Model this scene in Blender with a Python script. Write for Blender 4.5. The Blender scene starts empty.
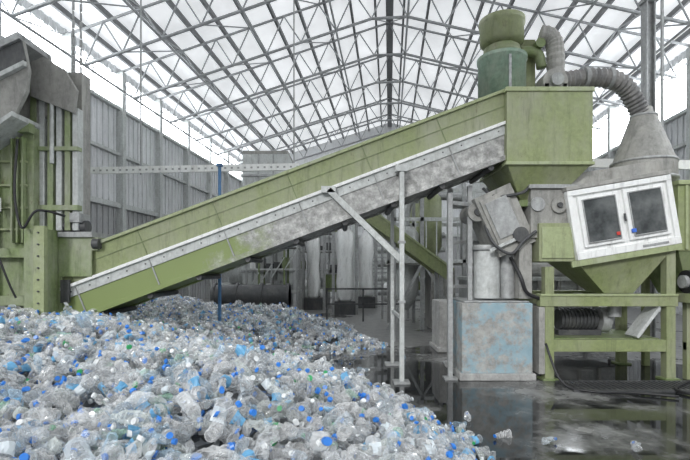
import bpy, math, random
import numpy as np
from mathutils import Vector, Matrix
random.seed(7); rng=np.random.default_rng(7)
S=bpy.context.scene
S.view_settings.view_transform='Standard'
HALL=math.radians(-5.6)

# ---------------------------------------------------------------- materials
def new_mat(name):
    m=bpy.data.materials.new(name); m.use_nodes=True
    nt=m.node_tree; nt.nodes.clear()
    out=nt.nodes.new('ShaderNodeOutputMaterial'); bs=nt.nodes.new('ShaderNodeBsdfPrincipled')
    nt.links.new(bs.outputs[0],out.inputs[0]); return m,nt,bs,out
def ramp(nt,src,stops):
    r=nt.nodes.new('ShaderNodeValToRGB'); e=r.color_ramp.elements
    e[0].position,e[0].color=stops[0][0],(*stops[0][1],1)
    e[1].position,e[1].color=stops[-1][0],(*stops[-1][1],1)
    for p,c in stops[1:-1]:
        k=e.new(p); k.color=(*c,1)
    nt.links.new(src,r.inputs[0]); return r.outputs[0]
def noise(nt,scale,detail=5,rough=.6,stretch=None):
    g=nt.nodes.new('ShaderNodeNewGeometry'); n=nt.nodes.new('ShaderNodeTexNoise')
    n.inputs['Scale'].default_value=scale; n.inputs['Detail'].default_value=detail; n.inputs['Roughness'].default_value=rough
    if stretch:
        mp=nt.nodes.new('ShaderNodeMapping'); mp.inputs['Scale'].default_value=stretch
        nt.links.new(g.outputs['Position'],mp.inputs[0]); nt.links.new(mp.outputs[0],n.inputs['Vector'])
    else: nt.links.new(g.outputs['Position'],n.inputs['Vector'])
    return n.outputs['Fac']
def mix(nt,f,a,b):
    m=nt.nodes.new('ShaderNodeMix'); m.data_type='RGBA'
    if isinstance(f,float): m.inputs[0].default_value=f
    else: nt.links.new(f,m.inputs[0])
    for s,i in ((a,6),(b,7)):
        if isinstance(s,tuple): m.inputs[i].default_value=(*s,1)
        else: nt.links.new(s,m.inputs[i])
    return m.outputs[2]
def worn(name,col,dirt,scale=2.5,lo=.5,hi=.75,rough=.45,metal=0.,streak=True,var=.25,rust=0.):
    m,nt,bs,out=new_mat(name)
    a=noise(nt,scale,8,.7,(1,1,.5) if streak else None)
    fine=noise(nt,14,6,.7)
    d=tuple(c*(1-var) for c in col); l=tuple(min(1,c*(1+var)) for c in col)
    base=ramp(nt,fine,[(.3,d),(.7,l)])
    f=ramp(nt,a,[(lo,(0,0,0)),(hi,(1,1,1))])
    c=mix(nt,f,base,dirt)
    s2=noise(nt,6,7,.75,(1.6,1.6,.22))
    fs=ramp(nt,s2,[(.52,(0,0,0)),(.74,(.7,.7,.7))])
    c=mix(nt,fs,c,tuple(x*.40 for x in col))
    if rust:
        fr=ramp(nt,noise(nt,8.5,9,.8,(1,1,.4)),[(.59,(0,0,0)),(.68,(rust,rust,rust))])
        c=mix(nt,fr,c,(.11,.07,.04))
    nt.links.new(c,bs.inputs['Base Color'])
    bs.inputs['Roughness'].default_value=rough; bs.inputs['Metallic'].default_value=metal
    bp=nt.nodes.new('ShaderNodeBump'); bp.inputs['Strength'].default_value=.15; bp.inputs['Distance'].default_value=.01
    nt.links.new(fine,bp.inputs['Height']); nt.links.new(bp.outputs[0],bs.inputs['Normal'])
    return m
def plain(name,col,rough=.5,metal=0.):
    m,nt,bs,out=new_mat(name)
    f=noise(nt,9,4)
    nt.links.new(ramp(nt,f,[(.25,tuple(c*.75 for c in col)),(.75,tuple(min(1,c*1.15) for c in col))]),bs.inputs['Base Color'])
    bs.inputs['Roughness'].default_value=rough; bs.inputs['Metallic'].default_value=metal
    return m
def emis(name,col,st,lo=.8,scale=.6):
    m,nt,bs,out=new_mat(name)
    f=noise(nt,scale,3)
    bs.inputs['Base Color'].default_value=(*[c*.6 for c in col],1); bs.inputs['Roughness'].default_value=.7
    nt.links.new(ramp(nt,f,[(.3,tuple(c*lo for c in col)),(.7,col)]),bs.inputs['Emission Color'])
    bs.inputs['Emission Strength'].default_value=st
    return m
GREEN=worn('green_paint',(.235,.275,.125),(.31,.32,.235),1.3,.42,.72,.48,0,True,.18,.6)
GREEN2=worn('green_paint_deep',(.155,.21,.08),(.24,.255,.17),1.8,.42,.72,.5,0,True,.25,.7)
GREENB=worn('green_paint_baler',(.20,.26,.11),(.34,.36,.27),2.2,.40,.66,.5,0,True,.25,.9)
GREEN_L=worn('green_paint_rim',(.32,.365,.20),(.38,.39,.33),2,.5,.8,.45,0,True,.15,.5)
GREY=worn('galvanised_steel',(.36,.37,.37),(.2,.2,.19),3,.45,.8,.4,.15)
DUST=worn('dusty_metal',(.25,.25,.235),(.43,.42,.39),3.5,.4,.75,.65,0,True,.25,.5)
HOSE=worn('dusty_hose',(.15,.15,.15),(.26,.25,.24),4,.4,.7,.6)
PALE=worn('pale_steel',(.50,.52,.51),(.3,.3,.28),4,.5,.8,.45,0,True,.2,.35)
WHITE=worn('white_enamel',(.80,.81,.80),(.55,.53,.49),5,.58,.85,.3,0,True,.06)
DARK=worn('dark_steel',(.06,.062,.065),(.14,.14,.13),4,.5,.8,.5)
BLACK=plain('black_rubber',(.02,.02,.022),.5)
BLUE=worn('blue_paint',(.06,.17,.34),(.2,.25,.3),4,.55,.8)
TEAL=worn('sage_drum',(.20,.29,.22),(.32,.36,.29),3,.42,.7)
RED=plain('red_sticker',(.6,.05,.04))
BLUES=plain('blue_sticker',(.05,.15,.6))
TRUSS=worn('truss_paint',(.40,.41,.42),(.26,.27,.28),1.5,.45,.8,.5,0,False,.1)
PURL=plain('purlin_paint',(.17,.175,.18),.6)
GLASS,nt,bs,out=new_mat('dark_glass')
nt.links.new(ramp(nt,noise(nt,3,5),[(.35,(.04,.045,.047)),(.75,(.17,.18,.18))]),bs.inputs['Base Color']); bs.inputs['Roughness'].default_value=.12
WEAR,nt,bs,out=new_mat('worn_green_to_bare_metal')
g=nt.nodes.new('ShaderNodeNewGeometry'); sp=nt.nodes.new('ShaderNodeSeparateXYZ'); nt.links.new(g.outputs['Position'],sp.inputs[0])
mr=nt.nodes.new('ShaderNodeMapRange'); mr.inputs[1].default_value=-2.9; mr.inputs[2].default_value=.5; mr.inputs[3].default_value=-.2; mr.inputs[4].default_value=.55
nt.links.new(sp.outputs[0],mr.inputs[0])
ad=nt.nodes.new('ShaderNodeMath'); ad.operation='ADD'; nt.links.new(mr.outputs[0],ad.inputs[0]); nt.links.new(noise(nt,2.2,8,.7),ad.inputs[1])
f=ramp(nt,ad.outputs[0],[(.45,(0,0,0)),(.7,(1,1,1))])
met=ramp(nt,noise(nt,7,8,.75),[(.3,(.12,.12,.11)),(.5,(.33,.33,.32)),(.68,(.66,.66,.64))])
nt.links.new(mix(nt,f,(.205,.26,.09),met),bs.inputs['Base Color']); bs.inputs['Roughness'].default_value=.5
CONC,nt,bs,out=new_mat('painted_concrete')
c1=ramp(nt,noise(nt,5,9,.7),[(.3,(.17,.17,.16)),(.7,(.48,.48,.46))])
f=ramp(nt,noise(nt,3.1,8,.75),[(.47,(0,0,0)),(.57,(.7,.7,.7))])
nt.links.new(mix(nt,f,c1,(.24,.40,.48)),bs.inputs['Base Color']); bs.inputs['Roughness'].default_value=.85
CONC2=worn('grey_concrete',(.36,.36,.35),(.2,.2,.19),3,.45,.75,.9)
FLOOR,nt,bs,out=new_mat('wet_concrete_floor')
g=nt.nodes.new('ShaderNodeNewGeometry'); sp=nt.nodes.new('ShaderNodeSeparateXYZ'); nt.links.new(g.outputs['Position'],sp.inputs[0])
far_lift=nt.nodes.new('ShaderNodeMapRange'); nt.links.new(sp.outputs[1],far_lift.inputs[0]); far_lift.inputs[1].default_value=7.5; far_lift.inputs[2].default_value=12; far_lift.inputs[3].default_value=-.03; far_lift.inputs[4].default_value=.17  # shifts the floor lighter and rougher further back
nn=nt.nodes.new('ShaderNodeMath'); nn.operation='ADD'; nt.links.new(noise(nt,.5,6,.6),nn.inputs[0]); nt.links.new(far_lift.outputs[0],nn.inputs[1]); n1=nn.outputs[0]
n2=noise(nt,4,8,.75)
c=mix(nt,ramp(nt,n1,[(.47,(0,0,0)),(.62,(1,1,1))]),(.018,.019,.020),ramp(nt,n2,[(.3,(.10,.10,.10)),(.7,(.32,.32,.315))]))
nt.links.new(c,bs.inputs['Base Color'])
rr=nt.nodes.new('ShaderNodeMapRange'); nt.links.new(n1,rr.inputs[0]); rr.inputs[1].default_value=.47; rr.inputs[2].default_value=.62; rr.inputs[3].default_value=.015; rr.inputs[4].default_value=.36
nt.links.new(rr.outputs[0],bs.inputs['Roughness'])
bp=nt.nodes.new('ShaderNodeBump'); bp.inputs['Distance'].default_value=.01
br=nt.nodes.new('ShaderNodeMapRange'); nt.links.new(n1,br.inputs[0]); br.inputs[1].default_value=.47; br.inputs[2].default_value=.6; br.inputs[3].default_value=.01; br.inputs[4].default_value=.22
nt.links.new(br.outputs[0],bp.inputs['Strength'])
nt.links.new(n2,bp.inputs['Height']); nt.links.new(bp.outputs[0],bs.inputs['Normal'])
WALL=worn('wall_cladding',(.68,.69,.70),(.52,.53,.54),.8,.4,.8,.8,0,True,.08)  # haze put into colour: this cladding and the masonry below are lightened
WALLD=worn('wall_masonry',(.36,.365,.37),(.50,.50,.50),.7,.45,.8,.85,0,True,.1)
ROOF=emis('translucent_roof_sheet',(.95,.975,1.0),.82,.70,.45)
PANE=emis('daylight_pane',(.93,.97,1.0),9,.8,.8)

# ---------------------------------------------------------------- mesh builder
class B:
    def __init__(s,name): s.name=name; s.v=[]; s.f=[]; s.m=[]; s.sm=[]; s.mats=[]
    def mi(s,mat):
        if mat not in s.mats: s.mats.append(mat)
        return s.mats.index(mat)
    def add(s,vs,fs,mat,smooth=False):
        o=len(s.v); s.v+= [tuple(v) for v in vs]; k=s.mi(mat)
        for f in fs: s.f.append([i+o for i in f]); s.m.append(k); s.sm.append(smooth)
    def hexa(s,vs,mat):
        s.add(vs,[(3,2,1,0),(4,5,6,7),(0,1,5,4),(1,2,6,5),(2,3,7,6),(3,0,4,7)],mat)
    def box(s,x0,x1,y0,y1,z0,z1,mat):
        s.hexa([(x0,y0,z0),(x1,y0,z0),(x1,y1,z0),(x0,y1,z0),(x0,y0,z1),(x1,y0,z1),(x1,y1,z1),(x0,y1,z1)],mat)
    def obox(s,c,size,R,mat):
        a,b,d=[q/2 for q in size]; c=Vector(c)
        s.hexa([c+R@Vector(p) for p in ((-a,-b,-d),(a,-b,-d),(a,b,-d),(-a,b,-d),(-a,-b,d),(a,-b,d),(a,b,d),(-a,b,d))],mat)
    def prism(s,pts,y0,y1,mat):
        n=len(pts); vs=[(p[0],y0,p[1]) for p in pts]+[(p[0],y1,p[1]) for p in pts]
        s.add(vs,[tuple(range(n)),tuple(range(2*n-1,n-1,-1))]+[(i,i+n,(i+1)%n+n,(i+1)%n) for i in range(n)],mat)
    def cyl(s,p0,p1,r,mat,seg=12,r2=None,cap=True):
        p0=Vector(p0);p1=Vector(p1); r2=r if r2 is None else r2
        d=(p1-p0).normalized(); u=d.orthogonal().normalized(); w=d.cross(u)
        def ring(p,q): return [p+(u*math.cos(t)+w*math.sin(t))*q for t in [2*math.pi*i/seg for i in range(seg)]]
        a=ring(p0,r); b=ring(p1,r2)
        s.add(a+b,[(i,(i+1)%seg,(i+1)%seg+seg,i+seg) for i in range(seg)],mat,True)
        if cap:
            s.add(a,[tuple(range(seg-1,-1,-1))],mat); s.add(b,[tuple(range(seg))],mat)
    def beam(s,p0,p1,w,h,mat):
        p0=Vector(p0);p1=Vector(p1); d=(p1-p0); L=d.length; d.normalize()
        up=Vector((0,0,1)) if abs(d.z)<.95 else Vector((0,1,0))
        x=d.cross(up).normalized(); z=x.cross(d)
        R=Matrix((x,d,z)).transposed()
        s.obox((p0+p1)/2,(w,L,h),R,mat)
    def tube(s,path,r,mat,seg=14,rib=0.,sub=6):
        P=[Vector(p) for p in path]; Q=[]
        for i in range(len(P)-1):
            a=P[max(i-1,0)];b=P[i];c=P[i+1];d=P[min(i+2,len(P)-1)]
            for k in range(sub):
                t=k/sub; Q.append(.5*((2*b)+(c-a)*t+(2*a-5*b+4*c-d)*t*t+(3*b-a-3*c+d)*t**3))
        Q.append(P[-1]); vs=[];fs=[]; u=None
        for i,q in enumerate(Q):
            t=(Q[min(i+1,len(Q)-1)]-Q[max(i-1,0)]).normalized()
            u=t.orthogonal().normalized() if u is None else (u-t*u.dot(t)).normalized()
            w=t.cross(u); rr=r*(1+(rib if i%2 else -rib))
            vs+=[q+(u*math.cos(2*math.pi*j/seg)+w*math.sin(2*math.pi*j/seg))*rr for j in range(seg)]
        for i in range(len(Q)-1):
            for j in range(seg): fs.append((i*seg+j,i*seg+(j+1)%seg,(i+1)*seg+(j+1)%seg,(i+1)*seg+j))
        fs.append(tuple(range(seg-1,-1,-1))); fs.append(tuple(range((len(Q)-1)*seg,len(Q)*seg)))
        s.add(vs,fs,mat,rib==0)
    def lathe(s,c,prof,mat,seg=20,jit=0.):
        vs=[];fs=[]
        for k,(r,z) in enumerate(prof):
            for j in range(seg):
                t=2*math.pi*j/seg; q=r*(1+jit*math.sin(5*t+k)+jit*random.uniform(-1,1))
                vs.append((c[0]+q*math.cos(t),c[1]+q*math.sin(t),c[2]+z))
        for k in range(len(prof)-1):
            for j in range(seg): fs.append((k*seg+j,k*seg+(j+1)%seg,(k+1)*seg+(j+1)%seg,(k+1)*seg+j))
        fs.append(tuple(range(seg-1,-1,-1))); fs.append(tuple(range((len(prof)-1)*seg,len(prof)*seg)))
        s.add(vs,fs,mat,True)
    def done(s,bevel=0.,rot=0.):
        V=np.array(s.v); c=np.array([(V[:,0].min()+V[:,0].max())/2,(V[:,1].min()+V[:,1].max())/2,V[:,2].min()])
        if rot: c=np.zeros(3)
        me=bpy.data.meshes.new(s.name); me.from_pydata((V-c).tolist(),[],s.f)
        for m in s.mats: me.materials.append(m)
        me.polygons.foreach_set('material_index',s.m); me.polygons.foreach_set('use_smooth',s.sm)
        ob=bpy.data.objects.new(s.name,me); ob.location=c; ob.rotation_euler[2]=rot
        S.collection.objects.link(ob)
        if bevel:
            b=ob.modifiers.new('bevel','BEVEL'); b.width=bevel; b.segments=2; b.limit_method='ANGLE'; b.angle_limit=math.radians(50)
        return ob
def RY(deg): return Matrix.Rotation(math.radians(-deg),3,'Y')

# ---------------------------------------------------------------- hall shell (hall axes, yawed 5.6 deg)
HW=11.; V0=-8.; V1=35.; EZ=9.9; RZ=13.0
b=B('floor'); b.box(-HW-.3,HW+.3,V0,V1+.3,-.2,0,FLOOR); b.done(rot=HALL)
def roofz(u): return RZ-(RZ-EZ)*abs(u)/HW
b=B('ceiling')
for sg in (-1,1):
    b.prism([(0,RZ+.02),(sg*HW,EZ+.02),(sg*HW,EZ+.12),(0,RZ+.12)],V0,V1,ROOF)
    u=0.6
    while u<HW:
        b.box(sg*u-.045,sg*u+.045,V0,V1,roofz(u)-.18,roofz(u)+.02,PURL); u+=.98
b.box(-.16,.16,V0,V1,RZ-.34,RZ,PURL)
b.done(rot=HALL)
b=B('roof_truss_frame')
N=16; st=2*HW/N; dep=1.25
vv=[V0+1.5+3.0*i for i in range(14)]
for v in vv:
    top=[(-HW+i*st,v,roofz(-HW+i*st)-.2) for i in range(N+1)]
    bot=[(-HW+(i+.5)*st,v,roofz(-HW+(i+.5)*st)-.2-dep) for i in range(N)]
    for i in range(N):
        b.cyl(top[i],top[i+1],.05,TRUSS,6,cap=False)
        b.cyl(top[i],bot[i],.03,TRUSS,5,cap=False); b.cyl(bot[i],top[i+1],.03,TRUSS,5,cap=False)
        if i<N-1: b.cyl(bot[i],bot[i+1],.055,TRUSS,6,cap=False)
    for i in range(N):
        if v+3<V1:
            k=i if i%2==0 else i+1
            b.cyl(bot[i],(top[k][0],v+3.0,top[k][2]),.026,TRUSS,5,cap=False)
for i in range(0,N,2):
    u=-HW+(i+.5)*st; z=roofz(u)-.2-dep
    b.cyl((u,vv[0],z),(u,vv[-1],z),.045,TRUSS,6)
b.done(rot=HALL)

def corr_wall(b,u,v0,v1,z0,z1,mat,side):
    n=int((v1-v0)/.35)
    b.box(min(u,u+side*.2),max(u,u+side*.2),v0,v1,z0,z1,mat)
    for i in range(n):
        v=v0+i*.35; b.box(min(u,u-side*.05),max(u,u-side*.05),v,v+.12,z0,z1,mat)
for side,nm in ((-1,'left'),(1,'right')):
    WZ0,WZ1=(8.25,9.6) if side<0 else (7.6,9.6)
    b=B('wall_'+nm); u=side*HW
    corr_wall(b,u,V0,V1,0,4.3,WALLD if side<0 else WALL,side); corr_wall(b,u,V0,V1,4.3,WZ0,WALL,side); corr_wall(b,u,V0,V1,WZ1,9.9,WALL,side)
    for v in vv: b.box(min(u,u-side*.3),max(u,u-side*.3),v-.12,v+.12,0,9.7,PALE)
    b.box(min(u,u-side*.2),max(u,u-side*.2),V0,V1,4.2,4.4,PALE)
    b.box(min(u,u-side*.2),max(u,u-side*.2),V0,V1,6.3,6.42,PALE)
    b.box(min(u,u-side*.2),max(u,u-side*.2),V0,V1,WZ0-.1,WZ0+.02,PALE)
    b.done(rot=HALL)
    w=B('window_1' if side<0 else 'window_2')
    w.box(min(u+side*.05,u+side*.1),max(u+side*.05,u+side*.1),V0,V1,WZ0,WZ1,PANE)
    v=V0
    while v<V1:
        w.box(min(u,u+side*.12),max(u,u+side*.12),v-.02,v+.02,WZ0,WZ1,PALE); v+=1.5
    w.done(rot=HALL)
b=B('wall_back')
b.prism([(-HW,0),(HW,0),(HW,EZ),(0,RZ),(-HW,EZ)],V1,V1+.25,WALL)
b.box(-HW,HW,V1-.06,V1,0,4.2,WALLD); b.box(-HW,HW,V1-.15,V1,4.2,4.4,PALE)
for i in range(9): b.box(-HW+i*2.75-.12,-HW+i*2.75+.12,V1-.14,V1,0,9.6,PALE)
b.done(rot=HALL)
d=B('door_1'); d.box(-1.5,2.0,V1-.3,V1-.16,0,3.6,GREY)
for i in range(12): d.box(-1.5,2.0,V1-.33,V1-.3,.1+i*.29,.28+i*.29,PALE)
d.done(rot=HALL)

# ---------------------------------------------------------------- inclined conveyor
def tz(x): return 1.93+.375*(x+4.35)
c=B('inclined_conveyor')
X0,X1=-4.35,2.5; Y0,Y1=7.0,8.1
def band(x0,x1,o1,o2,y0,y1,mat): c.prism([(x0,tz(x0)-o2),(x1,tz(x1)-o2),(x1,tz(x1)-o1),(x0,tz(x0)-o1)],y0,y1,mat)
for (ya,yb) in ((Y0,Y0+.04),(Y1-.04,Y1)):
    band(X0,X1,.0,.05,ya-.04,yb+.04,GREEN_L)
    band(X0,X1,.05,.50,ya,yb,GREEN)
    band(X0,X1,.25,.265,ya-.008,yb,GREEN2)
    band(X0,X1,.50,.55,ya-.06,yb+.01,WHITE)
    band(X0,X1,.56,1.02,ya,yb,WEAR)
    band(X0,X1,.55,.70,ya-.02,yb,PALE)
    band(X0,X1,1.02,1.10,ya-.05,yb+.03,WEAR)
band(X0,X1,1.04,1.07,Y0,Y1,WEAR)
band(X0,X1,.30,.34,Y0+.04,Y1-.04,BLACK)
k=X0+.3
while k<X1-.1:
    band(k,k+.05,.27,.30,Y0+.05,Y1-.05,BLACK); k+=.45
for xj in [X0+.02,-3.2,-2.05,-.9,.25,1.4]:
    c.prism([(xj,tz(xj)-.05),(xj+.16,tz(xj+.16)-.50),(xj+.172,tz(xj+.172)-.50),(xj+.012,tz(xj+.012)-.05)],Y0-.012,Y0,GREEN2)
    c.prism([(xj+.18,tz(xj+.18)-.56),(xj+.34,tz(xj+.34)-1.02),(xj+.36,tz(xj+.36)-1.02),(xj+.20,tz(xj+.20)-.56)],Y0-.02,Y0,GREY)
for i in range(24):
    x=X0+.15+i*.285
    c.cyl((x,Y0-.03,tz(x)-.62),(x,Y0-.02,tz(x)-.62),.012,DARK,6)
for i in range(9):
    x=X0+.6+i*.75; c.cyl((x,Y0,tz(x)-1.13),(x,Y1,tz(x)-1.13),.045,DARK,10)
c.box(X0-.06,X0+.03,Y0-.05,Y1+.05,1.0,1.98,GREENB)
c.box(X0+.03,X0+.16,Y0-.1,Y0-.05,1.2,1.55,DARK)
c.done(.004)

p=B('conveyor_support_post')
p.box(.82,.89,6.82,6.90,.02,3.24,PALE); p.box(.73,.97,6.74,6.98,0,.03,GREY)
p.box(.76,.94,6.80,6.96,3.18,3.28,PALE)
p.beam((-.25,6.9,2.92),(.84,6.9,1.86),.06,.09,PALE); p.box(-.36,-.14,6.87,6.95,2.87,2.97,PALE)
p.box(.82,.88,8.15,8.21,0,2.95,PALE); p.box(.72,.98,8.05,8.31,0,.03,GREY)
p.box(.83,.87,6.9,8.14,.95,1.0,PALE)
p.box(.80,.91,6.81,6.91,1.2,1.24,GREY); p.box(.80,.91,6.81,6.91,2.1,2.14,GREY)
p.done(.004)
p=B('blue_standpipe'); p.cyl((-2.3,8.35,.0),(-2.3,8.35,3.62),.03,BLUE,12); p.box(-2.35,-2.25,8.30,8.40,3.6,3.65,BLUE); p.cyl((-2.3,8.35,1.9),(-2.3,8.35,2.0),.045,BLUE,12); p.done()
p=B('conveyor_head_frame')
for x,y,h in ((1.64,7.1,2.9),(1.9,8.3,3.2),(2.0,7.3,3.05),(2.62,8.3,3.4)):
    p.box(x-.035,x+.035,y-.035,y+.035,0,h,GREY); p.box(x-.1,x+.1,y-.1,y+.1,0,.03,GREY)
for z in (1.4,2.2,2.85): 
    p.beam((1.64,7.1,z),(1.9,8.3,z),.05,.06,GREY); p.beam((1.9,8.3,z),(2.62,8.3,z),.05,.06,GREY)
p.beam((2.0,7.3,1.5),(2.62,8.3,2.6),.04,.05,GREY); p.beam((1.64,7.1,2.75),(2.0,7.3,2.75),.05,.06,GREY)
p.done(.003)

# ---------------------------------------------------------------- cable trays
p=B('cable_tray')
z0,y=3.62,8.9
p.beam((-8.6,y,z0-.05),(-.9,y,z0+.1),.05,.13,WHITE)
for i in range(60):
    x=-8.5+i*.128; zz=z0-.05+(x+8.6)/7.7*.15
    p.box(x,x+.04,y-.03,y-.024,zz-.02,zz+.015,GREY)
for x in (-7.5,-4.0,-1.0): p.box(x-.012,x+.012,y,y+.03,z0-.05,9.7,GREY)
p.done()
p=B('cable_tray')
p.beam((3.9,8.3,3.66),(8.4,8.3,3.58),.05,.16,WHITE)
for x in (5.8,7.9): p.box(x-.02,x+.02,8.3,8.34,3.6,10.2,GREY)
p.done()

# ---------------------------------------------------------------- discharge hopper
h=B('discharge_hopper')
hx0,hx1,hy0,hy1,hz0,hz1=2.45,3.75,6.88,8.2,3.32,4.44
h.box(hx0,hx1,hy0,hy1,hz0,hz1,GREEN)
h.box(hx0-.02,hx1+.02,hy0-.02,hy1+.02,hz1-.04,hz1+.03,GREEN_L)
h.box(hx0-.02,hx1+.02,hy0-.02,hy1+.02,hz0-.03,hz0+.02,GREEN_L)
h.hexa([(2.78,7.2,2.78),(3.3,7.2,2.78),(3.3,7.9,2.78),(2.78,7.9,2.78),(hx0,hy0,hz0),(hx1,hy0,hz0),(hx1,hy1,hz0),(hx0,hy1,hz0)],GREEN)
h.box(2.74,3.34,7.16,7.94,2.7,2.8,GREEN2)
h.done(.008)

# ---------------------------------------------------------------- dust separator on top
q=B('dust_separator')
cx,cy=2.60,7.55
q.lathe((cx,cy,0),[(.38,4.45),(.38,5.12),(.40,5.14),(.40,5.2),(.38,5.2)],TEAL,28)
q.lathe((cx,cy,0),[(.31,5.2),(.29,5.36),(.24,5.38),(.24,5.44)],GREEN2,28)
q.lathe((cx,cy,0),[(.25,5.40),(.35,5.46),(.35,5.72),(.37,5.74),(.37,5.82),(.3,5.84)],GREEN,28)
q.box(cx-.02,cx+.02,cy-.4,cy-.37,4.5,5.1,GREY)
q.tube([(cx+.3,cy,5.32),(cx+.5,cy,5.32),(cx+.62,cy,5.25),(cx+.66,cy,5.05)],.08,GREEN2,14)
q.cyl((cx+.60,cy-.12,5.42),(cx+.60,cy+.1,5.42),.08,GREEN2,16)
q.box(cx+.36,cx+.62,cy+.15,cy+.4,4.44,5.6,GREEN)
q.box(cx+.40,cx+.62,cy-.3,cy+.3,4.44,4.5,GREY)
q.done()
q=B('blower')
q.cyl((3.38,7.3,4.74),(3.38,7.62,4.74),.2,DUST,28); q.cyl((3.38,7.22,4.74),(3.38,7.3,4.74),.1,GREY,18)
q.cyl((3.38,7.62,4.74),(3.38,7.9,4.74),.14,GREY,18)
q.box(3.15,3.65,7.25,7.85,4.475,4.54,GREY); q.box(3.2,3.28,7.3,7.62,4.5,4.7,DUST); q.box(3.5,3.58,7.3,7.62,4.5,4.7,DUST)
q.tube([(3.47,7.5,4.9),(3.47,7.5,5.2),(3.45,7.5,5.42),(3.37,7.5,5.55),(3.22,7.52,5.6)],.14,DUST,16,.04,5)
q.done(.004)
q=B('flexible_duct')
q.tube([(3.55,7.5,4.80),(3.8,7.5,4.84),(4.1,7.5,4.87),(4.4,7.5,4.84),(4.66,7.55,4.72),(4.84,7.6,4.5),(4.94,7.6,4.3)],.145,HOSE,16,.08,7)
for x in (3.95,4.35): q.cyl((x-.03,7.5,4.86),(x+.03,7.5,4.86),.17,GREY,16)
q.done()
q=B('cyclone_cone')
q.lathe((4.98,7.6,0),[(.13,4.4),(.15,4.28),(.19,4.26),(.46,3.5),(.48,3.45),(.48,3.2),(.42,3.1)][::-1],DUST,26,.006)
for z,r in ((4.26,.2),(3.48,.49),(3.2,.5)): q.lathe((4.98,7.6,0),[(r,z-.02),(r,z+.02)],GREY,26)
q.done()

# ---------------------------------------------------------------- washer / granulator unit
w=B('washing_line_unit')
R=RY(9.5); C=Vector((4.24,7.4,2.5))
def wb(x0,x1,y0,y1,z0,z1,mat):
    ctr=C+R@Vector(((x0+x1)/2,0,(z0+z1)/2)); w.obox((ctr.x,(y0+y1)/2,ctr.z),(x1-x0,y1-y0,z1-z0),R,mat)
wb(-.78,.78,6.95,7.95,-.52,.52,WHITE)
wb(-.80,.80,6.90,7.0,.45,.53,WHITE); wb(-.80,.80,6.90,7.0,-.53,-.42,WHITE)
wb(-.80,-.72,6.905,7.0,-.43,.46,WHITE); wb(.72,.80,6.905,7.0,-.43,.46,WHITE)
for a,bb in ((-.66,-.04),(.04,.66)):
    wb(a,bb,6.90,6.96,-.36,.42,WHITE)
    wb(a+.07,bb-.07,6.885,6.91,-.29,.35,GLASS)
    for e in ((a+.055,a+.07,-.31,.37),(bb-.07,bb-.055,-.31,.37)): wb(e[0],e[1],6.875,6.9,e[2],e[3],GREY)
    wb(a+.07,bb-.07,6.875,6.9,.35,.37,GREY); wb(a+.07,bb-.07,6.875,6.9,-.31,-.29,GREY)
wb(-.012,.012,6.87,6.9,-.06,.06,DARK)
wb(-.17,-.115,6.868,6.885,-.25,-.2,RED); wb(.06,.13,6.868,6.885,-.25,-.19,BLUES); wb(.2,.6,6.89,6.9,-.5,-.46,GREY)
wb(-.80,.82,6.9,8.0,.54,.6,DUST); wb(-.7,.75,7.1,7.9,.6,.8,DUST)
w.hexa([(4.1,7.2,1.33),(4.56,7.2,1.33),(4.56,7.7,1.33),(4.1,7.7,1.33),(3.52,6.95,1.84),(5.08,6.95,2.1),(5.08,7.95,2.1),(3.52,7.95,1.84)],GREEN)
w.beam((3.45,6.93,1.78),(5.12,6.93,2.06),.05,.09,GREEN_L)
w.box(2.88,3.52,7.05,8.0,2.2,2.98,DUST); w.box(2.98,3.56,6.98,7.9,1.83,2.42,GREEN); w.box(3.02,3.5,6.96,6.99,1.88,2.36,GREEN_L)
w.box(2.84,3.6,7.0,8.05,2.96,3.02,GREY)
w.cyl((2.98,7.02,2.72),(2.98,7.3,2.72),.11,GREY,18); w.cyl((3.3,7.0,2.7),(3.3,7.3,2.7),.12,DUST,20); w.cyl((3.3,6.96,2.7),(3.3,7.02,2.7),.04,DARK,12)
w.obox((2.5,7.45,2.48),(.62,.7,1.0),RY(24),DUST); w.obox((2.45,7.08,2.52),(.46,.04,.74),RY(24),DUST); w.obox((2.45,7.055,2.52),(.36,.03,.6),RY(24),GREY)
w.obox((2.47,7.05,2.1),(.5,.04,.05),RY(24),PALE)
w.cyl((2.1,7.2,2.62),(2.1,7.75,2.62),.15,DUST,20); w.cyl((2.1,7.15,2.62),(2.1,7.2,2.62),.06,DARK,12)
w.cyl((2.72,7.02,2.25),(2.72,7.2,2.25),.12,DARK,16)
w.tube([(2.2,7.15,2.4),(2.3,7.0,2.1),(2.55,6.98,1.95),(2.75,7.0,2.15),(2.95,7.02,2.3)],.025,DARK,8)
w.cyl((2.3,7.4,1.25),(2.3,7.4,2.1),.21,PALE,20); w.cyl((2.62,7.35,1.25),(2.62,7.35,2.0),.12,GREY,16)
w.box(2.72,2.92,7.1,7.6,1.25,2.1,DUST); w.lathe((2.3,7.4,0),[(.25,2.02),(.25,2.08)],GREY,20)
w.tube([(2.62,7.2,1.9),(2.7,7.0,1.6),(2.8,7.0,1.35),(3.05,7.05,1.25)],.03,BLACK,8)
w.tube([(2.2,7.25,3.0),(2.35,7.1,2.85),(2.75,7.05,2.9),(2.9,7.1,3.05)],.025,DARK,8)
for x in (3.15,5.02):
    for y in (7.0,8.2): 
        w.box(x-.07,x+.07,y,y+.14,0,1.75 if x<4 else 2.15,GREEN); w.box(x-.12,x+.12,y-.05,y+.19,0,.03,GREEN2)
for y in (7.0,8.2):
    w.box(3.0,5.12,y-.012,y+.13,1.14,1.31,GREEN); w.box(3.10,5.07,y+.012,y+.12,.44,.62,GREEN)
    w.box(3.0,5.12,y-.03,y+.15,1.30,1.33,GREEN_L)
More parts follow.
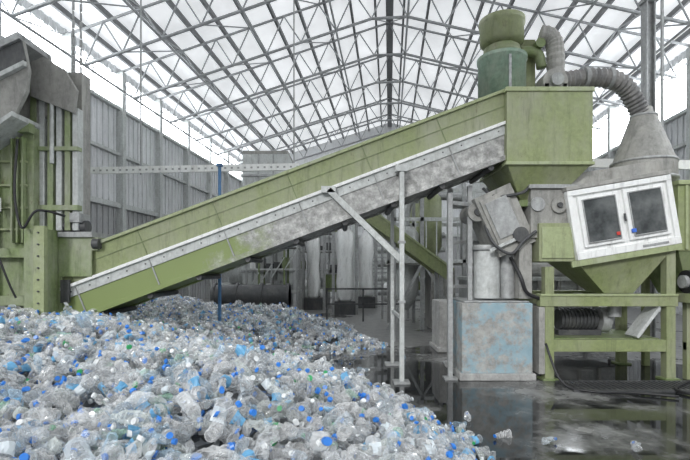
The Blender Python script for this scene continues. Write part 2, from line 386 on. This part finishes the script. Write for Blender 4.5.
for x in (3.15,5.02,4.1): w.box(x-.05,x+.05,7.15,8.19,1.15,1.29,GREEN); w.box(x-.05,x+.05,7.15,8.19,.46,.59,GREEN)
w.box(2.98,3.07,6.985,7.3,.1,1.13,DUST)
w.cyl((3.55,7.6,.88),(4.15,7.6,.88),.17,DARK,20)
for i in range(9): w.cyl((3.6+i*.06,7.6,.88),(3.62+i*.06,7.6,.88),.19,DARK,20)
w.box(3.5,4.2,7.45,7.75,.63,.72,DARK); w.cyl((4.2,7.6,.88),(4.35,7.6,.88),.22,GREY,20); w.cyl((4.35,7.35,.95),(4.35,7.35,1.12),.1,GREY,14)
w.beam((4.5,7.15,.66),(4.85,7.15,1.12),.3,.05,PALE); w.beam((4.65,7.3,.65),(4.92,7.3,1.1),.25,.05,DUST)
w.box(3.23,4.94,7.15,8.19,.6,.63,GREEN2)
w.done(.006)
r=B('dewatering_screw')
r.box(5.2,6.7,7.1,8.2,2.0,3.05,GREEN); r.box(5.18,6.74,7.06,8.24,3.03,3.1,GREEN_L)
for i in range(4): r.box(5.3+i*.36,5.34+i*.36,7.07,7.1,2.02,3.03,GREEN_L)
r.hexa([(5.5,7.3,1.3),(6.3,7.3,1.3),(6.3,8,1.3),(5.5,8,1.3),(5.22,7.12,2.0),(6.66,7.12,2.0),(6.66,8.18,2.0),(5.22,8.18,2.0)],GREEN2)
r.cyl((5.24,7.0,1.52),(5.75,7.0,1.52),.18,BLACK,20); r.cyl((5.18,7.0,1.52),(5.24,7.0,1.52),.1,GREY,14)
r.box(5.2,5.7,6.85,7.2,1.2,1.34,GREEN)
for x in (5.35,6.5):
    for y in (7.1,8.1): r.box(x-.05,x+.05,y-.05,y+.05,0,1.9 if y>8 else 1.3,GREEN)
r.box(5.3,6.55,7.06,7.14,.45,.58,GREEN); r.box(5.3,6.55,7.06,7.14,1.2,1.29,GREEN)
r.done(.006)
k=B('concrete_plinth'); k.box(1.8,2.89,7.0,8.0,.1,1.19,CONC); k.box(1.76,2.93,6.96,8.05,0,.11,CONC2); k.box(1.85,2.86,7.05,7.95,1.19,1.22,GREY); k.done(.02)
k=B('concrete_plinth'); k.box(1.95,2.65,9.4,10.2,0,1.05,CONC2); k.box(1.9,2.7,9.35,10.25,0,.1,CONC2); k.done(.02)
k=B('drain_grate')
k.box(3.2,5.6,6.35,6.85,0.0,.012,DARK)
for i in range(32): k.box(3.22+i*.075,3.25+i*.075,6.37,6.83,.012,.03,DARK)
k.box(3.18,5.62,6.32,6.36,0,.03,DARK); k.box(3.18,5.62,6.84,6.88,0,.03,DARK)
k.done()
k=B('floor_hose')
k.tube([(5.3,6.9,.03),(4.9,6.6,.05),(4.6,6.3,.03),(4.9,5.9,.03),(5.4,5.7,.03),(6.0,5.9,.03)],.022,BLACK,8)
k.tube([(3.0,6.8,.6),(3.1,6.5,.1),(3.4,6.25,.03),(3.9,6.2,.03),(4.4,6.0,.03)],.018,BLACK,8)
k.done()

# ---------------------------------------------------------------- baling press on the left
a=B('baling_press')
a.box(-6.6,-4.62,6.75,7.6,0,3.86,GREENB)
for x in (-6.3,-5.72,-5.16): a.box(x-.05,x+.05,6.66,6.75,1.0,3.8,GREENB)
for z in (1.25,1.95,3.78): a.box(-6.6,-4.6,6.62,6.75,z-.07,z+.07,GREENB)
for z in (2.3,2.62,2.95,3.3): a.box(-6.5,-4.7,6.70,6.76,z-.015,z+.015,GREEN_L)
a.box(-4.90,-4.72,6.71,6.76,2.1,3.65,GREEN2)
for i in range(3): a.box(-4.90+i*.08,-4.875+i*.08,6.66,6.72,2.1,3.65,GREENB)
a.box(-4.66,-4.38,6.6,7.6,0,2.3,GREENB); a.box(-4.50,-4.34,6.56,6.64,.9,2.34,GREEN_L)
for i in range(8): a.cyl((-4.42,6.54,1.05+i*.17),(-4.42,6.56,1.05+i*.17),.014,DARK,6)
a.box(-4.38,-3.78,6.95,7.5,2.0,2.2,GREENB); a.box(-4.36,-3.84,6.9,7.5,2.2,2.28,GREY); a.box(-4.36,-3.86,6.93,6.96,1.6,2.0,GREENB)
a.cyl((-4.3,7.0,2.36),(-3.95,7.0,2.36),.1,DARK,16); a.box(-4.15,-4.0,6.85,7.15,2.42,2.56,GREY); a.cyl((-3.84,6.95,2.1),(-3.74,6.95,2.1),.08,DARK,14)
a.box(-4.80,-4.06,7.02,7.26,2.28,4.75,DUST)
for i,x in enumerate((-4.72,-4.59,-4.46,-4.33,-4.20,-4.08)): a.box(x-.042,x+.042,6.88,7.02,2.3,4.75-(.12*i if i>2 else 0),GREENB if i%2==0 else PALE)
a.box(-4.8,-4.02,6.84,6.96,2.6,2.68,GREENB); a.box(-4.8,-4.02,6.84,6.96,3.5,3.56,GREENB)
a.cyl((-4.40,6.83,3.3),(-4.40,6.83,4.7),.03,PALE,12)
a.prism([(-4.7,4.3),(-4.06,4.05),(-4.02,4.4),(-4.2,4.7),(-4.7,5.0)],6.8,6.87,DUST)
a.box(-5.10,-5.0,6.6,6.62,2.55,2.75,WHITE); a.box(-5.09,-5.01,6.595,6.6,2.66,2.73,RED)
a.tube([(-4.75,6.6,3.6),(-4.72,6.5,2.8),(-4.6,6.48,2.3),(-4.4,6.5,2.55),(-4.15,6.75,2.5)],.018,BLACK,8)
a.tube([(-5.2,6.6,3.0),(-5.0,6.45,2.2),(-4.8,6.45,1.6),(-4.7,6.5,1.3)],.015,BLACK,8)
a.done(.008)
g=B('feed_chute')
side=[(-6.6,2.6),(-4.95,3.62),(-4.62,3.85),(-4.45,4.2),(-4.42,4.5),(-4.52,5.0),(-6.6,4.0)]
g.prism(side,6.35,6.42,DUST); g.prism(side,6.9,6.95,DUST)
g.prism([(-6.6,2.65),(-4.95,3.67),(-4.6,3.9),(-4.6,3.83),(-4.95,3.58),(-6.6,2.55)],6.28,7.0,PALE)
g.prism([(-6.6,4.0),(-4.52,5.0),(-4.50,4.9),(-6.6,3.9)],6.28,7.0,GREY)
g.prism([(-6.6,3.55),(-4.44,4.6),(-4.44,4.53),(-6.6,3.46)],6.28,6.35,PALE)
g.prism([(-6.6,3.9),(-4.5,4.9),(-4.44,4.62),(-6.6,3.57)],6.32,6.35,DARK)
for x,za,zb in ((-5.9,3.05,3.8),(-5.4,3.35,4.04),(-4.95,3.66,4.26)): g.box(x-.02,x+.02,6.29,6.35,za,zb,PALE)
g.done(.006)
g=B('hoist_chain')
for x,z0 in ((-4.12,4.75),(-4.24,4.78)):
    n=int((10.2-z0)/.14)
    for i in range(n):
        z=z0+i*.14; ww=.018 if i%2 else .008
        g.box(x-ww,x+ww,7.1-(.026-ww),7.1+(.026-ww),z,z+.12,GREY)
g.done()

# ---------------------------------------------------------------- background plant
t=B('storage_silo'); t.box(-4.5,-2.5,20,22,1.0,6.8,PALE)
for z in (1.6,3.0,4.4,5.8): t.box(-4.56,-2.44,19.94,22.06,z,z+.1,GREY)
for x in (-3.8,-3.15): t.box(x-.03,x+.03,19.95,20,1.0,6.8,GREY)
for x in (-4.4,-2.6):
    for y in (20.1,21.9): t.box(x-.1,x+.1,y-.1,y+.1,0,1.1,GREY)
t.hexa([(-3.8,20.7,.5),(-3.2,20.7,.5),(-3.2,21.3,.5),(-3.8,21.3,.5),(-4.5,20,1.0),(-2.5,20,1.0),(-2.5,22,1.0),(-4.5,22,1.0)],GREY)
t.box(-4.5,-2.5,20,22,6.8,6.95,DUST); t.done(.01)
t=B('steel_drum_roller'); t.cyl((-4.7,16.5,.75),(-2.0,16.5,.75),.42,DARK,28)
for x in (-4.7,-3.9,-3.0,-2.05): t.cyl((x-.05,16.5,.75),(x+.05,16.5,.75),.47,DARK,28)
for x in (-4.3,-2.4): t.prism([(x-.2,0),(x+.2,0),(x+.1,.5),(x-.1,.5)],16.1,16.9,DARK)
t.done()
for ox,oy,hh in ((0,0,4.3),(-1.6,-4.2,3.2)):
    t=B('scaffold_rack')
    for i in range(5):
        x=ox-2.3+i*.5
        for y in (22.2,23.4): t.box(x-.035,x+.035,oy+y-.035,oy+y+.035,0,hh-(i%2)*.4,GREEN2 if (ox and i%2) else GREY)
    z=.8
    while z<hh-.2:
        for y in (22.2,23.4): t.box(ox-2.35,ox-.25,oy+y-.03,oy+y+.03,z,z+.06,PALE)
        t.box(ox-2.3,ox-.3,oy+22.2,oy+23.4,z-.02,z,DUST)
        for i in range(6):
            if random.random()<.75: t.box(ox-2.2+i*.32,ox-1.98+i*.32,oy+22.4,oy+23.1,z+.06,z+.25+random.random()*.35,random.choice([WHITE,GREEN2,DARK,PALE,GREY]))
        z+=.9
    for i in range(4): t.beam((ox-2.3+i*.5,oy+22.17,.8+.3*i),(ox-1.8+i*.5,oy+22.17,1.6+.3*i),.04,.04,PALE)
    t.done()
for (bx,by,s_) in ((0,17.5,1.),(.95,20.5,.95),(-1.35,19.6,.8)):
    t=B('hanging_bulk_bag')
    t.lathe((bx,by,0),[(.2*s_,.5),(.3*s_,.6),(.36*s_,1.2),(.3*s_,1.9),(.36*s_,2.5),(.34*s_,3.1),(.2*s_,3.3),(.12*s_,3.5)],WHITE,18,.06)
    for x in (-.45,.45): t.box(bx+x-.05,bx+x+.05,by-.2,by-.1,0,3.8,GREY); t.box(bx+x-.05,bx+x+.05,by+.3,by+.4,0,3.8,GREY)
    t.box(bx-.5,bx+.5,by-.2,by+.4,3.7,3.8,GREY); t.cyl((bx,by,3.4),(bx,by,3.75),.1,DARK,10); t.box(bx-.4,bx+.4,by-.3,by+.3,.0,.5,DARK)
    t.done()
t=B('bulk_bag_stack')
for i,(x,y,z) in enumerate(((-6.2,24,0),(-5.1,24.2,0),(-5.6,24,1.05),(2.6,25,0),(3.7,25.2,0),(3.1,25,1.05),(1.2,27,0),(-1.2,28,0),(-2.3,28.2,0))):
    t.lathe((x,y,z),[(.3,0),(.5,.06),(.56,.4),(.53,.8),(.4,1.0),(.12,1.05)],WHITE if i%2 else PALE,14,.04)
t.done()
t=B('control_cabinet')
t.box(3.1,4.3,18,18.6,0,2.1,PALE); t.box(3.14,3.68,17.97,18,.1,2.0,GREY); t.box(3.72,4.26,17.97,18,.1,2.0,GREY); t.box(3.6,3.64,17.94,17.97,.9,1.15,DARK); t.box(3.76,3.8,17.94,17.97,.9,1.15,DARK)
t.done(.01)
t=B('wash_tower')
t.lathe((6.6,20,0),[(.3,.6),(1.1,1.6),(1.1,5.6),(.9,6.0),(.3,6.2)],PALE,26)
for x in (5.7,7.5):
    for y in (19.2,20.8): t.box(x-.08,x+.08,y-.08,y+.08,0,3.4,GREY)
t.lathe((3.6,21.5,0),[(.3,.6),(.8,1.4),(.8,4.6),(.6,4.9)],GREEN,24)
for x in (2.95,4.25): t.box(x-.07,x+.07,21.4,21.6,0,2.4,GREY)
t.tube([(3.6,21.5,4.9),(3.6,21.5,5.8),(4.6,21.2,6.4),(6.0,20.4,6.7),(6.6,20,6.2)],.18,GREY,14)
t.done()
t=B('drying_line')
for k_ in range(5):
    z=.9+k_*.5
    t.tube([(1.15,16,z),(1.6,16,z),(3.2,16,z),(3.5,16,z+.05)],.1,PALE if k_%2 else GREY,10)
for x in (1.3,2.2,3.2): t.box(x-.04,x+.04,15.85,15.93,0,3.6,GREY)
t.box(-.9,.1,20.9,21.6,.7,1.5,GREEN2); t.box(-.95,.15,20.85,21.65,1.5,1.56,GREY)
for x in (-.85,.05): t.box(x-.05,x+.05,20.95,21.05,0,.7,DARK)
t.cyl((-.7,21.2,1.75),(-.1,21.2,1.75),.2,DARK,16)
t.tube([(1.2,16,2.9),(1.1,16.0,3.4),(1.4,16.2,3.9),(2.2,16.4,4.2),(3.2,16.4,4.3)],.16,GREY,12,.06)
t.done()
t=B('transfer_conveyor')
A=Vector((.45,11,3.1)); E=Vector((2.5,11,1.6))
for y in (10.8,11.5):
    t.beam((A.x,y,A.z),(E.x,y,E.z),.05,.32,GREEN); t.beam((A.x,y-.01,A.z+.17),(E.x,y-.01,E.z+.17),.08,.04,GREEN_L)
t.beam((A.x,11.15,A.z),(E.x,11.15,E.z),.66,.05,BLACK)
for f_ in (.35,.9):
    q=A.lerp(E,f_); t.box(q.x-.04,q.x+.04,10.85,10.93,0,q.z-.1,GREY); t.box(q.x-.04,q.x+.04,11.4,11.48,0,q.z-.1,GREY)
t.done()
t=B('sorting_platform')
for x in (1.4,2.2,3.4,4.6,5.8):
    for y in (13.0,14.6): t.box(x-.05,x+.05,y-.05,y+.05,0,4.3,GREY)
for z in (1.9,3.1,4.2): t.box(1.3,5.9,12.95,13.05,z,z+.1,PALE); t.box(1.3,5.9,14.55,14.65,z,z+.1,PALE)
t.box(1.3,5.9,13,14.6,1.85,1.9,DUST)
for i in range(15): t.box(1.4+i*.3,1.43+i*.3,12.96,13.0,1.95,3.1,PALE)
t.beam((1.2,12.9,0),(2.2,12.9,1.9),.05,.08,GREY); t.beam((3.4,12.9,0),(2.2,12.9,1.9),.05,.05,GREY)
t.box(2.5,3.2,13.2,14.2,0,1.7,DUST); t.box(3.6,4.4,13.2,14.2,1.9,3.4,GREY)
t.lathe((1.85,13.8,0),[(.1,.5),(.38,1.0),(.38,2.8),(.25,3.0)],PALE,20)
t.lathe((2.6,13.9,0),[(.1,1.95),(.35,2.4),(.35,3.9),(.2,4.1)],GREEN,20)
t.lathe((5.2,13.8,0),[(.1,1.9),(.5,2.4),(.5,4.0),(.3,4.2)],GREEN,20)
t.tube([(1.85,13.8,3.0),(1.9,13.8,3.6),(2.2,13.8,3.9),(3.4,13.8,3.9),(4.0,13.8,3.6),(4.0,13.8,3.3)],.12,GREY,12)
t.done()
t=B('wash_tank')
t.box(2.9,6.2,10.3,11.6,.5,1.5,GREY); t.box(2.85,6.25,10.25,11.65,1.46,1.54,PALE)
for i in range(8): t.box(3.0+i*.45,3.06+i*.45,10.22,10.3,.5,1.46,DUST)
for x in (3.0,4.5,6.1):
    for y in (10.4,11.5): t.box(x-.06,x+.06,y-.06,y+.06,0,.5,GREY)
t.cyl((3.3,10.9,1.7),(5.8,10.9,1.7),.2,DUST,18); t.box(3.2,3.5,10.7,11.1,1.5,1.95,DARK)
t.done()
t=B('steel_column')
t.box(6.5,6.53,9.8,10,0,10.8,GREY); t.box(6.67,6.7,9.8,10,0,10.8,GREY); t.box(6.53,6.67,9.88,9.92,0,10.8,GREY); t.box(6.4,6.8,9.7,10.1,0,.04,GREY)
for z in (2.5,5,7.5): t.box(6.45,6.75,9.78,10.02,z,z+.08,GREY)
t.done()
t=B('guard_rail')
for x in (-.6,.6,1.8): t.box(x-.03,x+.03,15.0,15.06,0,1.1,DARK)
t.box(-.6,1.8,15.0,15.05,1.05,1.1,DARK); t.box(-.6,1.8,15.0,15.05,.55,.6,DARK)
t.done()

# ---------------------------------------------------------------- bottle heap
toe=[(1.1,2.2),(1.1,3.8),(1.0,4.9),(.25,5.8),(-.5,6.4),(-1.4,7.6),(-.85,8.9),(.7,9.9),(.4,10.9),(-.7,12.2),(-3,13.2),(-9.2,13.2),(-9.2,1.4),(-2,1.6),(.2,2.0)]
TP=np.array(toe)
def inside_dist(x,y):
    n=len(TP); ins=np.zeros(x.shape,bool); dm=np.full(x.shape,1e9)
    for i in range(n):
        x0,y0=TP[i]; x1,y1=TP[(i+1)%n]
        cond=((y0>y)!=(y1>y)); xi=(x1-x0)*(y-y0)/((y1-y0)+1e-12)+x0
        ins^= cond&(x<xi)
        if i in (10,11): continue
        t_=np.clip(((x-x0)*(x1-x0)+(y-y0)*(y1-y0))/((x1-x0)**2+(y1-y0)**2),0,1)
        dm=np.minimum(dm,np.hypot(x-x0-t_*(x1-x0),y-y0-t_*(y1-y0)))
    return np.where(ins,dm,-dm)
def bump(x,y): return .10*np.sin(1.7*x+.6*y)*np.cos(1.3*y-.5*x)+.05*np.sin(3.9*x+1.2)*np.sin(3.1*y+x)
def height(x,y):
    dd=inside_dist(x,y); k=np.clip(dd,0,None)
    base=1.22*(1-np.exp(-k*.41))
    return np.where(dd>0,base+bump(x,y)*np.clip(k,0,1),dd*.25)
HEAP,nt,bs,out=new_mat('plastic_with_gap_shade')
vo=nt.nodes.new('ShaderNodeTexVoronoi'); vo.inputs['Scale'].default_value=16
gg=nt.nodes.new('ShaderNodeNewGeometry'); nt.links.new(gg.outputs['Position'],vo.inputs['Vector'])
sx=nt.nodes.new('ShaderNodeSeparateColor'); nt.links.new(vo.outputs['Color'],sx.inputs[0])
nt.links.new(ramp(nt,sx.outputs[0],[(0,(.02,.022,.024)),(.5,(.08,.085,.09)),(.93,(.32,.34,.36)),(1,(.08,.2,.5))]),bs.inputs['Base Color'])  # plastic filler; dark cells put the shade between bottles into the colour
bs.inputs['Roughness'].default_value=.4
PET,nt,bs,out=new_mat('clear_pet')
at=nt.nodes.new('ShaderNodeAttribute'); at.attribute_name='tint'
nt.links.new(at.outputs['Color'],bs.inputs['Base Color']); bs.inputs['Roughness'].default_value=.10
lw=nt.nodes.new('ShaderNodeLayerWeight'); lw.inputs[0].default_value=.45
ma=nt.nodes.new('ShaderNodeMapRange'); ma.inputs[1].default_value=0.1; ma.inputs[2].default_value=.85; ma.inputs[3].default_value=.13; ma.inputs[4].default_value=.78
nt.links.new(lw.outputs['Facing'],ma.inputs[0]); nt.links.new(ma.outputs[0],bs.inputs['Alpha'])
bs.inputs['IOR'].default_value=1.6; bs.inputs['Coat Weight'].default_value=1.0; bs.inputs['Coat Roughness'].default_value=.03
CAPB=plain('cap_blue',(.03,.20,.66),.35); CAPW=plain('cap_white',(.75,.77,.78),.35); CAPG=plain('cap_green',(.03,.36,.12),.35)
LABB=plain('label_blue',(.14,.38,.62),.4); LABW=plain('label_white',(.62,.68,.72),.4)
SEG=12
prof=[(0,.024),(.005,.034),(.022,.038),(.04,.033),(.055,.038),(.085,.036),(.115,.038),(.127,.034),(.143,.037),(.165,.027),(.183,.0140),(.192,.0135)]
capp=[(.187,.0165),(.204,.0165)]
NP=len(prof)
def variant(i):
    r_=np.random.default_rng(100+i); V=[]
    ph=r_.uniform(0,6.28,6); sq=r_.uniform(.22,.85) if i%5 else 1.0; bend=r_.uniform(-.045,.045); cr=.18 if i%5 else .04
    fold=r_.uniform(.3,.8); tw=r_.uniform(-1.6,1.6)
    for k,(z,rr) in enumerate(prof+capp):
        body=1. if k<NP-3 else (.4 if k==NP-3 else 0.)
        u_=min(1,z/.18)
        dent=1-.35*math.exp(-((u_-fold)/.12)**2)*body*(1 if i%5 else 0)
        for j in range(SEG):
            t_=2*math.pi*j/SEG
            q=rr*dent*(1+body*cr*(math.sin(2*t_+ph[0]+z*40)+.8*math.sin(3*t_+ph[1]-z*75)+r_.uniform(-.7,.7)))
            s_=1-(1-sq)*body*math.sin(math.pi*max(.12,min(1,u_)))
            px,py=q*math.cos(t_)*s_,q*math.sin(t_)*(1+(1-s_)*.4)
            an=tw*u_*body; px,py=px*math.cos(an)-py*math.sin(an),px*math.sin(an)+py*math.cos(an)
            V.append((px+bend*math.sin(math.pi*z/.206),py,(z-.10)*(1-.12*body*(i%3==0))))
    return np.array(V)
VAR=[variant(i) for i in range(24)]
faces=[]; kind=[]
for k in range(NP-1):
    for j in range(SEG): faces.append((k*SEG+j,k*SEG+(j+1)%SEG,(k+1)*SEG+(j+1)%SEG,(k+1)*SEG+j)); kind.append(1 if k in (4,5) else 0)
for j in range(SEG): faces.append((NP*SEG+j,NP*SEG+(j+1)%SEG,(NP+1)*SEG+(j+1)%SEG,(NP+1)*SEG+j)); kind.append(2)
quads=np.array(faces); kq=np.array(kind)
ng=np.array([list(range(SEG-1,-1,-1)),[(NP+1)*SEG+j for j in range(SEG)]]) 
NV=(NP+2)*SEG
def bottle_mesh(name,P,dirs,scl,roll,extra=None):
    n=len(P); V=np.zeros((n,NV,3)); nq=len(quads)
    for i in range(n):
        d_=Vector(dirs[i]).normalized(); R_=np.array(d_.to_track_quat('Z','Y').to_matrix()@Matrix.Rotation(roll[i],3,'Z'))
        V[i]=(VAR[rng.integers(len(VAR))]*scl[i])@R_.T+P[i]
    V=V.reshape(-1,3)
    off=(np.arange(n)*NV)[:,None,None]
    Q=(quads[None]+off).reshape(-1); G=(ng[None]+off).reshape(-1)
    vo_=V; loops=[Q,G]; totals=[np.full(n*nq,4),np.full(n*2,SEG)]
    cap=rng.choice([1,2,3],n,p=[.50,.43,.07]); lab=rng.choice([0,4,5],n,p=[.82,.11,.07])
    has=rng.random(n)<.78
    mq=np.zeros((n,nq),int); mq[:,kq==1]=lab[:,None]; mq[:,kq==2]=np.where(has,cap,0)[:,None]
    mg=np.zeros((n,2),int); mg[:,1]=np.where(has,cap,0)
    mats=[mq.reshape(-1),mg.reshape(-1)]
    if extra is not None:
        ev,eq=extra; loops.append((eq+len(V)).reshape(-1)); totals.append(np.full(len(eq),4)); mats.append(np.full(len(eq),6)); vo_=np.vstack([V,ev])
    L=np.concatenate(loops); T=np.concatenate(totals); st_=np.concatenate([[0],np.cumsum(T)[:-1]])
    me=bpy.data.meshes.new(name); me.vertices.add(len(vo_)); me.vertices.foreach_set('co',vo_.reshape(-1))
    me.loops.add(len(L)); me.loops.foreach_set('vertex_index',L.astype(np.int32))
    me.polygons.add(len(T)); me.polygons.foreach_set('loop_start',st_.astype(np.int32)); me.polygons.foreach_set('loop_total',T.astype(np.int32))
    for m in (PET,CAPB,CAPW,CAPG,LABB,LABW,HEAP): me.materials.append(m)
    me.polygons.foreach_set('material_index',np.concatenate(mats).astype(np.int32))
    me.polygons.foreach_set('use_smooth',np.zeros(len(T),bool))
    tints=np.array([(.86,.89,.91),(.93,.94,.94),(.74,.82,.88),(.55,.74,.90),(.82,.88,.85),(.50,.80,.62)])
    ti=tints[rng.choice(6,n,p=[.33,.39,.12,.05,.08,.03])]*rng.uniform(.68,1.07,(n,1))
    col=np.ones((len(vo_),4)); col[:n*NV,:3]=np.repeat(ti,NV,axis=0)
    ca=me.color_attributes.new('tint','FLOAT_COLOR','POINT'); ca.data.foreach_set('color',col.reshape(-1))
    me.update(calc_edges=True); me.validate()
    ob=bpy.data.objects.new(name,me); S.collection.objects.link(ob); return ob
target=8600
x=rng.uniform(-9.1,1.4,70000); y=rng.uniform(1.7,12.8,70000)
keep=(inside_dist(x,y)>.02)&(x>-.82*y-.9)
keep&=rng.random(70000)<np.where(y<9,1.,.8)
keep&=~((x<-4.25)&(y>6.6)&(y<7.7))
x=x[keep][:target]; y=y[keep][:target]
z=height(x,y)+rng.uniform(-.01,.16,len(x))*np.clip(inside_dist(x,y)*2,.15,1)+.035
n=len(x); ang=rng.uniform(0,6.283,n); til=rng.normal(0,.5,n)*np.clip(inside_dist(x,y)*2,.1,1)
dirs=np.stack([np.cos(ang)*np.cos(til),np.sin(ang)*np.cos(til),np.sin(til)],1)
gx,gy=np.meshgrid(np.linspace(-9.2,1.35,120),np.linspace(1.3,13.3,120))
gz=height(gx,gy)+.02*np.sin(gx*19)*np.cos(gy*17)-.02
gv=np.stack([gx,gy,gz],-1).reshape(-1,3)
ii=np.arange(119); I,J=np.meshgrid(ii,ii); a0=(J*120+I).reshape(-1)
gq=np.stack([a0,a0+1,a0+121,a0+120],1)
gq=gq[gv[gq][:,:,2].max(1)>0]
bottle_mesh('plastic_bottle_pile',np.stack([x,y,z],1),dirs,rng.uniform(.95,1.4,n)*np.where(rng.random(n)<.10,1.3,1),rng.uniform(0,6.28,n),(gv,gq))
sx_=[]
while len(sx_)<180:
    i=random.randrange(0,9); a_=TP[i]; b_=TP[(i+1)%len(TP)]; t_=random.random()
    px=a_[0]+(b_[0]-a_[0])*t_+abs(random.gauss(0,.18)); py=a_[1]+(b_[1]-a_[1])*t_+random.gauss(0,.1)
    sx_.append((px,py,.036))
sx_+= [(2.0,4.45,.036),(2.75,4.3,.036),(1.6,4.6,.036),(1.4,5.2,.036),(.7,6.1,.036),(.2,6.5,.036),(-.3,7.2,.036),(1.1,8.6,.036),(.3,7.6,.036)]
n=len(sx_); ang=rng.uniform(0,6.28,n)
bottle_mesh('scattered_bottles',np.array(sx_),np.stack([np.cos(ang),np.sin(ang),0*ang],1),rng.uniform(.8,1.15,n),rng.uniform(0,6.28,n))

# ---------------------------------------------------------------- light
W=bpy.data.worlds.new('World'); S.world=W; W.use_nodes=True
bg=W.node_tree.nodes['Background']; bg.inputs[0].default_value=(.96,.98,1,1); bg.inputs[1].default_value=1.0
su=bpy.data.lights.new('sun_into_open_front','SUN'); su.energy=2.0; su.angle=math.radians(10); so=bpy.data.objects.new('sun_into_open_front',su)  # low sun from behind the camera, entering the open hall end
S.collection.objects.link(so); so.rotation_euler=(math.radians(64),0,math.radians(-24)); so.location=(0,-10,8)

cam=bpy.data.cameras.new('camera'); cam.sensor_width=36; cam.lens=455/690*36; cam.shift_y=40/690; cam.clip_end=200
co=bpy.data.objects.new('camera',cam); co.location=(0,0,1.7); co.rotation_euler=(math.pi/2,0,0); S.collection.objects.link(co); S.camera=co
